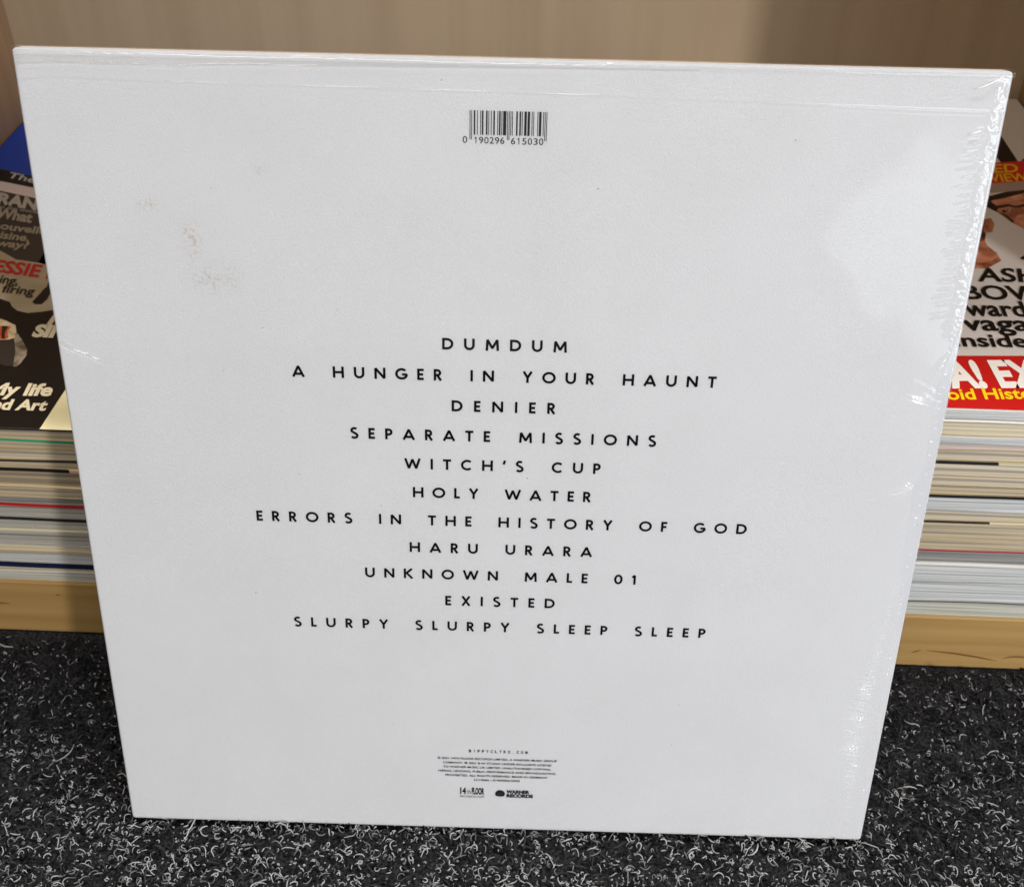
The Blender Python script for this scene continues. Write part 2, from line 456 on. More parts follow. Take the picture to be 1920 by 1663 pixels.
def pile_of(rows, bounds, x0, x1, seed, group):
    """rows top to bottom: (cover colour, cover thickness mm, pages, label[, second cover colour, split x])"""
    out = []
    n = len(rows)
    jit = np.random.default_rng(seed)
    fs = []
    for k, b in enumerate(bounds):
        amp = 0.0 if k in (0, n) else (0.0011 if b < 62 else 0.0005)
        fs.append((lambda b, k, amp: (lambda x: b / 1000 + wavy(x, seed * 100 + k, amp)))(b, k, amp))
    for k, row in enumerate(rows):
        col, th, pages, label = row[:4]
        th = th / 1000
        jy, jx, jw = jit.uniform(-0.0013, 0.0013), jit.uniform(-0.004, 0.004), jit.uniform(-0.006, 0.004)
        if k == 0: jx = jw = 0; jy = -0.0004
        if col in ('green', 'red', 'crimson', 'navy', 'buff'): jy = 0.0012
        a, b = x0 + jx, x1 + jx + jw
        a = max(a, XL + 0.0005); b = min(b, XR_ - 0.0005)
        y1 = 0.300 + jit.uniform(-0.01, 0.005)
        if k == 0: y1 = 0.3265
        loc = (a + (b - a) / 2, jy, bounds[k + 1] / 1000)
        t = thing('magazine', label, 'magazine', shelf(*loc), (0, 0, PSI), group)
        top, bot = fs[k], fs[k + 1]
        mid = lambda x, top=top, th=th: top(x) - th
        low = lambda x, bot=bot: bot(x) + 0.00028
        slab('page_block', a + 0.0006, b - 0.0006, jy + 0.0007, y1 - 0.0005, low, lambda x, mid=mid: mid(x) - 0.00002, page_mat(pages), t, loc)
        ms = [cv(col)] + ([cv(row[4])] if len(row) > 4 else [])
        slab('front_cover', a, b, jy, y1, mid, lambda x, top=top: top(x) - 0.00002, ms, t, loc, row[5] if len(row) > 4 else None)
        slab('back_cover', a, b, jy, y1, lambda x, bot=bot: bot(x) + 0.00002, lambda x, low=low: low(x) - 0.00002, cv('grey' if pages in ('grey', 'cool', 'dgrey') else 'tan'), t, loc)
        out.append((t, loc))
    return out

left_rows = [
    ('black', 0.35, 'tan', 'magazine with black, cream and blue cover lying on top of the left pile'),
    ('green', 2.6, 'tan', 'magazine with a bright green edge, second from the top of the left pile'),
    ('tan', 0.3, 'palet', 'tan-paged magazine directly under the green-edged one in the left pile'),
    ('black', 0.5, 'tan', 'thin tan magazine with a fine black line, just above the black and peach edge'),
    ('black', 1.7, 'brown', 'thick brown-paged magazine whose cover edge is half black and half peach', 'peach', -0.199),
    ('tan', 0.3, 'tan', 'plain tan magazine between the black and peach edge and the grey pages, left pile'),
    ('grey', 0.4, 'dgrey', 'dark grey-paged magazine resting right on the red-edged one in the left pile'),
    ('red', 2.1, 'grey', 'magazine with a red cover edge in the middle of the left pile'),
    ('black', 1.1, 'grey', 'grey magazine with a thin black cover edge, next below the red-edged one on the left'),
    ('cream', 0.8, 'grey', 'grey wavy-paged magazine with a thin cream cover line, lower part of the left pile'),
    ('white', 1.1, 'cream', 'thick creamy white magazine, brightest band low in the left pile'),
    ('grey', 0.4, 'cool', 'thin light grey magazine lying on the navy-edged one in the left pile'),
    ('navy', 5.0, 'pale', 'magazine with a broad navy blue edge, second from the bottom of the left pile'),
    ('white', 0.5, 'pale', 'pale timeworn magazine at the very bottom of the left pile on the wooden board'),
]
left_b = [129.4, 124.0, 117.6, 111.4, 106.5, 96.4, 89.9, 84.4, 75.1, 68.2, 58.8, 52.2, 46.6, 39.9, 32.4]
right_rows = [
    ('white', 0.45, 'cool', 'white and red covered magazine lying on top of the right pile'),
    ('white', 0.4, 'cream', 'magazine with a cream yellow page band, second from the top of the right pile'),
    ('white', 0.8, 'cool', 'grey-paged magazine with a white cover line, third from the top on the right'),
    ('white', 0.9, 'pink', 'pinkish-paged magazine with a white cover line, fourth from the top on the right'),
    ('buff', 0.8, 'palet', 'beige magazine with an orange buff cover line in the upper right pile'),
    ('black', 0.9, 'palet', 'beige magazine whose cover edge is half black and half cream, right pile', 'cream', 0.205),
    ('tan', 0.3, 'palet', 'plain beige magazine directly under the black and cream edged one on the right'),
    ('black', 0.55, 'tan', 'thin tan magazine with a dark line, resting on the pale blue-grey one on the right'),
    ('black', 0.9, 'cool', 'pale blue-grey paged magazine under a black line in the middle of the right pile'),
    ('black', 0.8, 'palet', 'beige magazine under a black line, just below the pale blue-grey one on the right'),
    ('black', 0.5, 'tan', 'thick tan magazine with a dark and cream broken cover line, right pile', 'cream', 0.212),
    ('black', 0.4, 'tan', 'tan-grey magazine lying on the crimson-edged one in the right pile'),
    ('crimson', 1.3, 'dgrey', 'magazine with a thin crimson cover edge low in the right pile'),
    ('white', 0.8, 'cool', 'white and bluish grey paged magazine next below the crimson-edged one'),
    ('black', 0.6, 'cool', 'light bluish magazine under a wavy dark line, second from the bottom on the right'),
    ('black', 0.9, 'pale', 'grey and cream magazine at the very bottom of the right pile on the wooden board'),
]
right_b = [158.0, 152.2, 145.1, 140.0, 135.8, 129.4, 121.2, 115.2, 110.5, 101.3, 94.5, 83.5, 76.6, 68.0, 56.0, 43.6, 32.4]
left_pile = pile_of(left_rows, left_b, -0.3285, -0.108, 3, 'magazines in the left pile')
right_pile = pile_of(right_rows, right_b, 0.088, 0.3105, 5, 'magazines in the right pile')

INK = {}
def ink(r, g, b, rough=0.38):
    k = (r, g, b)
    if k not in INK: INK[k] = mat('printing_ink', srgb(r, g, b), rough, 0.35)
    return INK[k]

def photo_ink(name, dark, mid, light, scale):
    k = ('photo', name)
    if k not in INK:
        m = mat('printed_' + name, srgb(*mid), 0.38, 0.35)
        nt, b, N, L = nodes(m)
        tc = N('ShaderNodeTexCoord'); nz = N('ShaderNodeTexNoise'); nz.inputs['Scale'].default_value = scale; nz.inputs['Detail'].default_value = 6; nz.inputs['Distortion'].default_value = 0.6
        rp = N('ShaderNodeValToRGB'); e0, e1 = rp.color_ramp.elements
        e0.position = 0.32; e0.color = srgb(*dark); e1.position = 0.70; e1.color = srgb(*light)
        em = rp.color_ramp.elements.new(0.5); em.color = srgb(*mid)
        L(tc.outputs['Object'], nz.inputs['Vector']); L(nz.outputs['Fac'], rp.inputs['Fac']); L(rp.outputs['Color'], b.inputs['Base Color'])
        INK[k] = m
    return INK[k]

LEFT_ART = {
    'blueline': [[-316.6, 243.9], [-293.2, 235.5]],
    'blackline': [[-310.3, 228.1], [-286.7, 220.7]],
    'greyline': [[-305.5, 216.1], [-280.3, 207.8]],
    'darkbot': [[-278.5, 148.5], [-266.4, 139.8], [-253.5, 137.3], [-254.6, 151.2]],
    'blacktop': [[-259.8, 101.6], [-253.6, 98.7], [-251.2, 95.0], [-246.8, 91.1], [-241.1, 89.5], [-234.9, 90.9], [-229.0, 93.1]],
    'diag': [[-200.7, 30.3], [-202.0, 0.2]],
    'star': [[-242.6, 99.3], [-240.3, 97.5], [-237.1, 97.7], [-236.1, 102.2], [-236.7, 110.8], [-238.0, 115.8], [-242.3, 122.4], [-240.4, 114.1], [-241.0, 112.5], [-241.5, 107.9]],
    'peach': [[-252.7, 83.8], [-249.2, 82.2], [-242.9, 78.5], [-240.2, 72.8], [-239.2, 67.6], [-241.2, 66.2], [-245.4, 65.5]],
    'orange': [[-250.1, 77.4], [-244.5, 77.2], [-244.7, 72.6], [-242.1, 67.9], [-242.8, 66.5], [-245.7, 66.4]],
    'orangedark': [[-249.1, 77.5], [-245.8, 77.3], [-245.6, 72.5], [-243.5, 66.5], [-245.0, 66.4]],
    'stone': [[-240.2, 72.8], [-235.5, 67.0], [-229.6, 58.7], [-228.0, 53.8], [-228.4, 47.1], [-229.3, 44.5], [-231.1, 44.9], [-234.5, 56.7], [-239.1, 66.7]],
    'stonedark': [[-245.0, 64.5], [-238.6, 66.1], [-234.4, 56.7], [-231.1, 45.3], [-234.2, 44.7], [-237.6, 46.2]],
}
LEFT_TEXT = {
    'The': ['The', [-306.6, 232.3], [-288.4, 226.2], [-308.5, 239.7]],
    'FRAN': ['FRAN', [-307.6, 202.2], [-273.7, 193.5], [-312.3, 214.9]],
    'goes': ['to the world', [-298.4, 195.2], [-272.2, 189.4], [-299.8, 199.0]],
    'What': ['What', [-294.1, 184.4], [-272.2, 178.9], [-297.9, 195.2]],
    'nouvelle': ['nouvelle', [-292.5, 172.0], [-259.5, 166.2], [-295.2, 179.6]],
    'cuisine': ['cuisine,', [-291.8, 162.3], [-266.6, 158.5], [-294.4, 169.9]],
    'way': ['way?', [-282.0, 152.8], [-263.3, 150.5], [-284.3, 159.8]],
    'JESSIE': ['ESSIE L', [-274.6, 127.2], [-238.0, 121.3], [-278.1, 138.7]],
    'ing': ['ing,', [-266.0, 115.8], [-255.8, 114.4], [-268.6, 123.7]],
    'firing': ['firing', [-260.9, 107.2], [-243.4, 105.2], [-263.2, 114.4]],
    'A': ['R', [-228.1, 80.0], [-219.6, 79.6], [-229.7, 89.3]],
    'SIN': ['SIN', [-231.5, 69.3], [-212.9, 69.2], [-233.9, 78.7]],
    'My': ['My life', [-234.3, 22.7], [-204.9, 23.6], [-236.6, 31.0]],
    'Art': ['and Art', [-232.4, 12.3], [-203.3, 12.9], [-234.3, 19.3]],
}
RIGHT_ART = {
    'diag': [[283.7, 271.7], [282.8, 234.1], [272.5, 232.5], [272.1, 242.1]],
    'triA': [[285.4, 237.4], [287.5, 239.4], [290.6, 241.5], [288.5, 235.1], [285.7, 234.7]],
    'redtop': [[263.8, 231.0], [286.5, 236.0], [278.2, 210.0], [256.3, 205.3]],
    'strip': [[256.3, 205.3], [278.2, 210.0], [273.9, 196.4], [252.6, 192.5]],
    'brim': [[249.6, 187.4], [253.1, 190.4], [264.2, 196.4], [274.8, 199.2], [277.1, 199.3], [276.2, 196.7], [273.8, 196.0], [262.0, 189.3], [253.8, 186.0], [249.1, 180.2], [247.8, 181.2]],
    'face': [[250.0, 185.2], [256.4, 187.8], [273.9, 196.3], [280.2, 197.8], [265.4, 152.1], [260.7, 154.8], [257.3, 160.7], [252.7, 171.9], [248.8, 179.1]],
    'brow': [[249.3, 186.3], [251.7, 185.9], [254.0, 179.7], [260.9, 182.3], [264.3, 180.2], [273.6, 185.1], [272.1, 180.7], [263.7, 178.0], [261.1, 179.4], [254.3, 177.1], [252.3, 174.0], [253.4, 170.9], [248.4, 178.0], [247.8, 181.2]],
    'eye': [[255.1, 174.7], [258.1, 176.5], [261.4, 175.7], [260.2, 173.4], [258.5, 174.4], [255.6, 171.5]],
    'hand': [[240.7, 161.7], [243.4, 164.1], [246.9, 165.7], [246.8, 159.0], [243.2, 150.6], [240.0, 149.9], [236.7, 141.3], [236.3, 136.4], [238.9, 128.9], [239.0, 121.4], [229.7, 113.5], [223.0, 113.1], [230.4, 136.0]],
    'hand2': [[230.5, 136.8], [236.0, 138.2], [236.4, 132.5], [239.1, 129.7], [238.6, 125.9], [234.0, 120.8], [226.2, 118.2], [224.8, 120.3]],
    'handdark': [[240.8, 159.6], [238.9, 150.3], [239.3, 148.4], [236.5, 141.3], [233.5, 140.1], [237.0, 152.2]],
    'tri': [[249.3, 124.8], [255.0, 130.2], [252.7, 123.0], [249.4, 123.6]],
    'red': [[186.4, 36.1], [224.2, 39.4], [211.8, 0.2], [172.2, -2.1]],
}
RIGHT_TEXT = {
    'ED': ['ED', [264.4, 219.1], [278.7, 221.0], [266.6, 229.3]],
    'VIEW': ['VIEWS', [259.1, 207.5], [285.0, 210.8], [260.3, 216.8]],
    'ASH': ['ASH', [221.8, 101.1], [251.4, 102.0], [224.5, 113.2]],
    'BOW': ['BOWIE', [211.4, 84.7], [261.0, 86.2], [212.3, 96.6]],
    'ward': ['ward', [207.8, 70.4], [236.2, 71.2], [208.8, 83.0]],
    'vaga': ['vaga', [203.6, 58.1], [234.0, 59.4], [204.5, 69.9]],
    'inside': ['inside', [196.2, 45.0], [228.6, 46.2], [197.0, 54.7]],
    'EX': ['A! EX', [186.0, 14.5], [227.1, 17.4], [185.7, 32.3]],
    'oid': ['oid History', [182.3, 5.6], [226.9, 9.0], [182.8, 12.7]],
}


PH = {'hand': photo_ink('hand', (120, 66, 46), (186, 116, 84), (214, 150, 118), 90), 'hand2': photo_ink('palm', (150, 86, 62), (198, 128, 96), (222, 160, 130), 80),
      'face': photo_ink('face', (138, 78, 56), (192, 124, 94), (220, 158, 128), 70), 'stone': photo_ink('stone', (92, 82, 70), (152, 138, 120), (196, 182, 160), 160),
      'peach': photo_ink('finger', (176, 140, 102), (222, 198, 158), (240, 222, 190), 120), 'orange': photo_ink('ember', (120, 44, 24), (200, 92, 48), (232, 140, 84), 200),
      'brow': photo_ink('hair', (26, 16, 12), (44, 28, 21), (88, 52, 38), 130)}
PH['brim'] = PH['brow']; PH['handdark'] = photo_ink('hand_shade', (52, 26, 20), (88, 46, 33), (130, 72, 52), 120)

# cover of the left pile
t, loc = left_pile[0]
P = Print(0.0)
e = P.poly
def between(l0, l1, pad=40):   # band between two slanting lines, run out both ways
    (a, b), (c, d) = l0, l1
    def ext(p, q, s): return [p[0] + (p[0] - q[0]) * s, p[1] + (p[1] - q[1]) * s]
    return [ext(a, b, .35), ext(b, a, 3), ext(d, c, 3), ext(c, d, .6)]
bl, bk, gl = LEFT_ART['blueline'], LEFT_ART['blackline'], LEFT_ART['greyline']
left_x, right_x = -328.0, -108.6
def clipx(pts):
    return [[min(max(x, left_x), right_x), min(max(y, 0.4), 326.0)] for x, y in pts]
def at(line, x):
    (x0, y0), (x1, y1) = line
    return y0 + (x - x0) / (x1 - x0) * (y1 - y0)
e([[left_x, 0.5], [right_x, 0.5], [right_x, 326], [left_x, 326]], photo_ink('khaki', (168, 156, 130), (184, 172, 148), (200, 190, 168), 40))
e([[left_x, at(bl, left_x)], [right_x, at(bl, right_x)], [right_x, 326], [left_x, 326]], ink(28, 72, 190))
e([[left_x, at(bk, left_x)], [right_x, at(bk, right_x)], [right_x, at(bl, right_x)], [left_x, at(bl, left_x)]], ink(22, 20, 20))
e([[left_x, at(gl, left_x)], [right_x, at(gl, right_x)], [right_x, at(bk, right_x)], [left_x, at(bk, left_x)]], ink(236, 226, 226))
e([[left_x, at(gl, left_x)], [left_x, 168], [-300, 160]] + LEFT_ART['darkbot'] + [[-228, 148], [-205, 120], [right_x, 130], [right_x, at(gl, right_x)]], ink(62, 58, 56))
e([[left_x, 0.5], [left_x, 112], [-285, 106]] + LEFT_ART['blacktop'] + [[-214, 96], [-196, 92], [-170, 80], [right_x, 70], [right_x, 60], [-196, 42]] + LEFT_ART['diag'][:1] + [[-202.0, 0.5]], ink(24, 19, 17))
e(LEFT_ART['diag'] + [[right_x, 0.5], [right_x, 60], [-196, 42]], ink(238, 228, 184))
for k, c in (('star', (26, 21, 19)), ('peach', (222, 198, 158)), ('orange', (196, 92, 50)), ('orangedark', (52, 30, 24)), ('stone', (150, 136, 118)), ('stonedark', (58, 50, 45))):
    e(LEFT_ART[k], PH.get(k) or ink(*c))
for k, c, b, s in (('The', (205, 205, 215), .02, .0), ('FRAN', (196, 190, 184), .05, 0), ('goes', (170, 165, 160), .02, 0), ('What', (172, 164, 150), .04, .0), ('nouvelle', (165, 156, 140), .03, 0),
                   ('cuisine', (165, 156, 136), .03, 0), ('way', (165, 152, 128), .03, 0), ('JESSIE', (196, 40, 36), .03, 0), ('ing', (48, 38, 30), .02, 0), ('firing', (48, 38, 30), .02, 0),
                   ('A', (225, 215, 190), .05, 0), ('SIN', (232, 222, 196), .06, 0), ('My', (238, 226, 192), .04, 0), ('Art', (238, 226, 192), .04, 0)):
    P.text(LEFT_TEXT[k], ink(*c), b, 0.22)
zt = left_b[0] / 1000 + 0.00003
P.build('cover_print', t, lambda x, y, z: (x - loc[0], y - loc[1], zt + z - loc[2]))

# cover of the right pile
t, loc = right_pile[0]
P = Print(0.0); e = P.poly
lx, rx = 88.6, 309.8
e([[lx, 0.2], [rx, 0.2], [rx, 326], [lx, 326]], ink(214, 206, 200))
for k, c in (('diag', (28, 21, 17)), ('triA', (28, 21, 17))): e(RIGHT_ART[k], ink(*c))
rt = RIGHT_ART['redtop']
def hband(y_left0, y_right0, y_left1, y_right1, c):
    e([[lx, y_left1], [rx, y_right1], [rx, y_right0], [lx, y_left0]], ink(*c))
hband(196, 241, 170, 217, (214, 40, 32))
hband(170, 217, 160, 206, (172, 148, 138))
skin, hair = (190, 122, 92), (42, 26, 20)
e(RIGHT_ART['face'], PH['face'])
e([[280.2, 197.8], [309.5, 206], [309.5, 150], [265.4, 152.1]], PH['face'])
e([[262, 170], [268, 172], [270, 160], [262.5, 157], [258.6, 164]], photo_ink('cheek', (190, 120, 90), (214, 148, 116), (232, 176, 146), 110))
e([[256.0, 188.4], [262, 190.2], [272, 194.6], [272, 189], [262, 184.5], [256.5, 184]], photo_ink('forehead', (186, 116, 86), (208, 142, 110), (226, 166, 136), 110))
e([[253.2, 171.9], [256.6, 170.2], [258.2, 163], [256.8, 161.0]], PH['handdark'])
for k, c in (('brow', hair), ('brim', hair), ('eye', (60, 34, 26)), ('hand', (186, 116, 84)), ('hand2', (196, 124, 92)), ('handdark', (80, 42, 30)), ('tri', (30, 24, 22))):
    e(RIGHT_ART[k], PH.get(k) or ink(*c))
e([[256.4, 174.9], [258.2, 175.9], [260.8, 175.2], [258.8, 174.0]], ink(222, 206, 196)); e([[257.6, 175.3], [258.6, 175.7], [259.4, 175.0], [258.3, 174.4]], ink(20, 14, 12))
e([[lx, 38], [186.4, 36.1 + 1.2], [224.2, 39.4], [rx, 45], [rx, 0.25], [lx, 0.25]], ink(192, 26, 23))
for k, c, b in (('ED', (232, 190, 20), .022), ('VIEW', (232, 190, 20), .022), ('ASH', (14, 13, 13), .022), ('BOW', (14, 13, 13), .022), ('ward', (14, 13, 13), .022), ('vaga', (14, 13, 13), .022),
                ('inside', (14, 13, 13), .022), ('EX', (240, 234, 226), .045), ('oid', (246, 206, 24), .022)):
    P.text(RIGHT_TEXT[k], ink(*c), b)
zt2 = right_b[0] / 1000 + 0.00003
P.build('cover_print', t, lambda x, y, z: (x - loc[0], y - loc[1], zt2 + z - loc[2]))

# red magazine standing upright behind the sleeve, its top corner holding the sleeve up
t = thing('magazine', 'red magazine standing upright behind the white sleeve with only a sliver of its top showing', 'magazine', shelf(0.038, 0.0, 0.0326), (0, math.radians(-1.6), PSI))
bm = bmesh.new(); bm_box(bm, -0.19, 0.0, 0.0, 0.012, 0.0, 0.2592, 0.0004); bm_obj('front_cover', bm, cv('red'), t)
# ------------------------------------------------------------------ record sleeve
LEAN = 0.273918; SW = 0.315; TH = 0.0065
sleeve = thing('record_sleeve', 'white square record sleeve in shrink wrap with a black track list, leaning against the bookcase', 'record', (0, 0, 0), (-LEAN, 0, 0))
card = mat('white_card', (0.78, 0.775, 0.765), 0.62, 0.3)
nt, b, N, L = nodes(card)
tc = N('ShaderNodeTexCoord')
# woven card grain + faint mottling
mp = N('ShaderNodeMapping'); mp.inputs['Scale'].default_value = (900, 300, 2600)
n1 = N('ShaderNodeTexNoise'); n1.inputs['Scale'].default_value = 1.0; n1.inputs['Detail'].default_value = 2
mp2 = N('ShaderNodeMapping'); mp2.inputs['Scale'].default_value = (2600, 300, 900)
n2 = N('ShaderNodeTexNoise'); n2.inputs['Scale'].default_value = 1.0; n2.inputs['Detail'].default_value = 2
n3 = N('ShaderNodeTexNoise'); n3.inputs['Scale'].default_value = 26.0; n3.inputs['Detail'].default_value = 5
L(tc.outputs['Object'], mp.inputs['Vector']); L(mp.outputs[0], n1.inputs['Vector'])
L(tc.outputs['Object'], mp2.inputs['Vector']); L(mp2.outputs[0], n2.inputs['Vector']); L(tc.outputs['Object'], n3.inputs['Vector'])
ad = N('ShaderNodeMath'); L(n1.outputs['Fac'], ad.inputs[0]); L(n2.outputs['Fac'], ad.inputs[1])
bp = N('ShaderNodeBump'); bp.inputs['Strength'].default_value = 0.5; bp.inputs['Distance'].default_value = 0.00014
L(ad.outputs[0], bp.inputs['Height']); L(bp.outputs[0], b.inputs['Normal'])
rp = N('ShaderNodeValToRGB'); rp.color_ramp.elements[0].position = 0.3; rp.color_ramp.elements[1].position = 0.7
rp.color_ramp.elements[0].color = (0.406, 0.409, 0.421, 1); rp.color_ramp.elements[1].color = (0.436, 0.440, 0.454, 1)
n4 = N('ShaderNodeTexNoise'); n4.inputs['Scale'].default_value = 950.0; n4.inputs['Detail'].default_value = 2; L(tc.outputs['Object'], n4.inputs['Vector'])
av = N('ShaderNodeMath'); av.operation = 'MULTIPLY_ADD'; av.inputs[1].default_value = 0.5; hv = N('ShaderNodeMath'); hv.operation = 'MULTIPLY'; hv.inputs[1].default_value = 0.5
L(n3.outputs['Fac'], hv.inputs[0]); L(n4.outputs['Fac'], av.inputs[0]); L(hv.outputs[0], av.inputs[2]); L(av.outputs[0], rp.inputs['Fac'])
vo = N('ShaderNodeTexVoronoi'); vo.inputs['Scale'].default_value = 95.0; L(tc.outputs['Object'], vo.inputs['Vector'])
lt = N('ShaderNodeMapRange'); lt.inputs['From Min'].default_value = 0.036; lt.inputs['From Max'].default_value = 0.02
L(vo.outputs['Distance'], lt.inputs['Value'])
sp = N('ShaderNodeSeparateColor'); L(vo.outputs['Color'], sp.inputs[0])
pr = N('ShaderNodeMapRange'); pr.inputs['From Min'].default_value = 0.08; pr.inputs['From Max'].default_value = 1.0; pr.inputs['To Max'].default_value = 0.75
L(sp.outputs[0], pr.inputs['Value'])
mu = N('ShaderNodeMath'); mu.operation = 'MULTIPLY'; L(lt.outputs[0], mu.inputs[0]); L(pr.outputs[0], mu.inputs[1])
mz = N('ShaderNodeMixRGB'); mz.inputs[2].default_value = (0.15, 0.145, 0.135, 1)
L(mu.outputs[0], mz.inputs[0]); L(rp.outputs['Color'], mz.inputs[1])
last = mz.outputs[0]
grit = N('ShaderNodeTexNoise'); grit.inputs['Scale'].default_value = 760; grit.inputs['Detail'].default_value = 3; L(tc.outputs['Object'], grit.inputs['Vector'])
blot = N('ShaderNodeTexNoise'); blot.inputs['Scale'].default_value = 210; blot.inputs['Detail'].default_value = 3; L(tc.outputs['Object'], blot.inputs['Vector'])
for cx, cz, rx, rz, col, amt in ((-107, 255.5, 5.5, 10.5, (0.30, 0.255, 0.195), .6), (-100, 242, 15, 8, (0.29, 0.28, 0.255), .6), (-120, 266.5, 7, 3.5, (0.31, 0.26, 0.2), .5), (-82, 279.2, 3.2, 3, (0.29, 0.26, 0.19), .6),
                                 (-112, 212.5, 1.2, 2.4, (0.3, 0.27, 0.22), .6)):
    sub = N('ShaderNodeVectorMath'); sub.operation = 'SUBTRACT'; sub.inputs[1].default_value = (cx / 1000, 0, cz / 1000)
    div = N('ShaderNodeVectorMath'); div.operation = 'DIVIDE'; div.inputs[1].default_value = (rx / 1000, 1, rz / 1000)
    ln = N('ShaderNodeVectorMath'); ln.operation = 'LENGTH'
    L(tc.outputs['Object'], sub.inputs[0]); L(sub.outputs[0], div.inputs[0]); L(div.outputs[0], ln.inputs[0])
    fall = N('ShaderNodeMapRange'); fall.inputs['From Min'].default_value = 1.0; fall.inputs['From Max'].default_value = 0.1; fall.interpolation_type = 'SMOOTHSTEP'
    L(ln.outputs['Value'], fall.inputs['Value'])
    thr = N('ShaderNodeMapRange'); thr.inputs['From Min'].default_value = 0.47; thr.inputs['From Max'].default_value = 0.60; thr.inputs['To Max'].default_value = amt
    L((grit if rx < 20 else blot).outputs['Fac'], thr.inputs['Value'])
    bthr = N('ShaderNodeMapRange'); bthr.inputs['From Min'].default_value = 0.36; bthr.inputs['From Max'].default_value = 0.52
    L(blot.outputs['Fac'], bthr.inputs['Value'])
    m1 = N('ShaderNodeMath'); m1.operation = 'MULTIPLY'; L(fall.outputs[0], m1.inputs[0]); L(thr.outputs[0], m1.inputs[1])
    m2 = N('ShaderNodeMath'); m2.operation = 'MULTIPLY'; L(m1.outputs[0], m2.inputs[0]); L(bthr.outputs[0], m2.inputs[1])
    mm_ = N('ShaderNodeMixRGB'); mm_.inputs[2].default_value = (*col, 1)
    L(m2.outputs[0], mm_.inputs[0]); L(last, mm_.inputs[1]); last = mm_.outputs[0]
L(last, b.inputs['Base Color'])

bm = bmesh.new()
bm_box(bm, -SW / 2, SW / 2, 0, TH, 0, SW)
# round the four corners seen from the front, then soften the faces' rims
ce = [e_ for e_ in bm.edges if abs(e_.verts[0].co.y - e_.verts[1].co.y) > TH * .9]
bmesh.ops.bevel(bm, geom=ce, offset=0.0014, segments=4, profile=0.5, affect='EDGES')
re_ = [e_ for e_ in bm.edges if abs(e_.verts[0].co.y - e_.verts[1].co.y) < 1e-6 and len(e_.link_faces) == 2 and any(len(f.verts) > 4 for f in e_.link_faces)]
bmesh.ops.bevel(bm, geom=re_, offset=0.0009, segments=3, profile=0.6, affect='EDGES')
for v in bm.verts: v.co.x *= 1 + 0.0052 * v.co.z / SW; v.co.z *= 1.0008
so = bm_obj('sleeve_card', bm, card, sleeve, True)
so.modifiers.new('weighted', 'WEIGHTED_NORMAL').keep_sharp = False

black_ink = mat('black_print', (0.003, 0.003, 0.0035), 0.9, 0.05)
grey_ink = mat('charcoal_print', (0.014, 0.014, 0.016), 0.9, 0.05)

def print_obj(name, V, F, m):
    return mesh_obj(name, [(x, -0.00006 - 0.00001 * k, z) for x, z, k in V], F, m, sleeve)

LINES = [("DUMDUM", -22.0, 21.8, 218.2), ("A HUNGER IN YOUR HAUNT", -75.4, 75.2, 206.5), ("DENIER", -18.7, 18.6, 194.8), ("SEPARATE MISSIONS", -55.6, 55.6, 183.1),
         ("WITCH'S CUP", -36.1, 36.1, 171.4), ("HOLY WATER", -33.2, 33.1, 159.7), ("ERRORS IN THE HISTORY OF GOD", -92.5, 92.2, 148.0), ("HARU URARA", -34.8, 34.7, 136.3),
         ("UNKNOWN MALE 01", -52.2, 52.3, 124.6), ("EXISTED", -21.3, 21.3, 112.9), ("SLURPY SLURPY SLEEP SLEEP", -81.0, 81.1, 101.2)]
for text, x0, x1, base in LINES:
    v, f = stroke_line(text, x0 / 1000, x1 / 1000, base / 1000, 0.00428)
    print_obj('track_title', v, f, black_ink)

# barcode
Lc = ['0001101', '0011001', '0010011', '0111101', '0100011', '0110001', '0101111', '0111011', '0110111', '0001011']
Rc = [''.join('1' if c == '0' else '0' for c in s) for s in Lc]; Gc = [s[::-1] for s in Rc]
digits = '0190296615030'
bits = '101' + ''.join(Lc[int(c)] for c in digits[1:7]) + '01010' + ''.join(Rc[int(c)] for c in digits[7:]) + '101'
mod = 25.0 / 95
V, F = [], []
i = 0
while i < len(bits):
    if bits[i] == '1':
        j = i
        while j < len(bits) and bits[j] == '1': j += 1
        guard = i < 3 or 45 <= i < 50 or i >= 92
        x0, x1 = (-12.75 + i * mod + .015) / 1000, (-12.75 + j * mod - .015) / 1000
        zb = 0.2904 if guard else 0.2919
        o_ = len(V); V += [(x0, zb, 0), (x1, zb, 0), (x1, 0.2995, 0), (x0, 0.2995, 0)]; F.append((o_, o_ + 1, o_ + 2, o_ + 3))
        i = j
    else: i += 1
def digit_one(x, base, V, F):
    for pts in ([(.55, 0), (.55, 2.05)], [(.55, 1.98), (.1, 1.5)]):
        v, f = offset_stroke(pts, .24)
        o_ = len(V); V += [((x + u) / 1000, (base + w) / 1000, 1) for u, w in v]; F += [tuple(i + o_ for i in q) for q in f]
def sleeve_text(text, x0, x1, base, cap, V, F, bold=0.0, layer=1):
    v, f = font_mesh(text, bold)
    o_ = len(V); V += [((x0 + u * (x1 - x0)) / 1000, (base + w * cap) / 1000, layer) for u, w in v]; F += [tuple(i + o_ for i in q) for q in f]
sleeve_text('0', -15.0, -13.5, 289.25, 2.1, V, F)
dw = 1.72
for grp, x0, dw, base in ((digits[1:7], -11.4, 1.72, 289.2), (digits[7:], 0.72, 1.82, 289.15)):
    for k, ch in enumerate(grp):
        if ch == '1': digit_one(x0 + k * dw + .2, base, V, F)
        else: sleeve_text(ch, x0 + k * dw, x0 + k * dw + 1.38, base, 2.05, V, F)
print_obj('barcode', V, F, grey_ink)

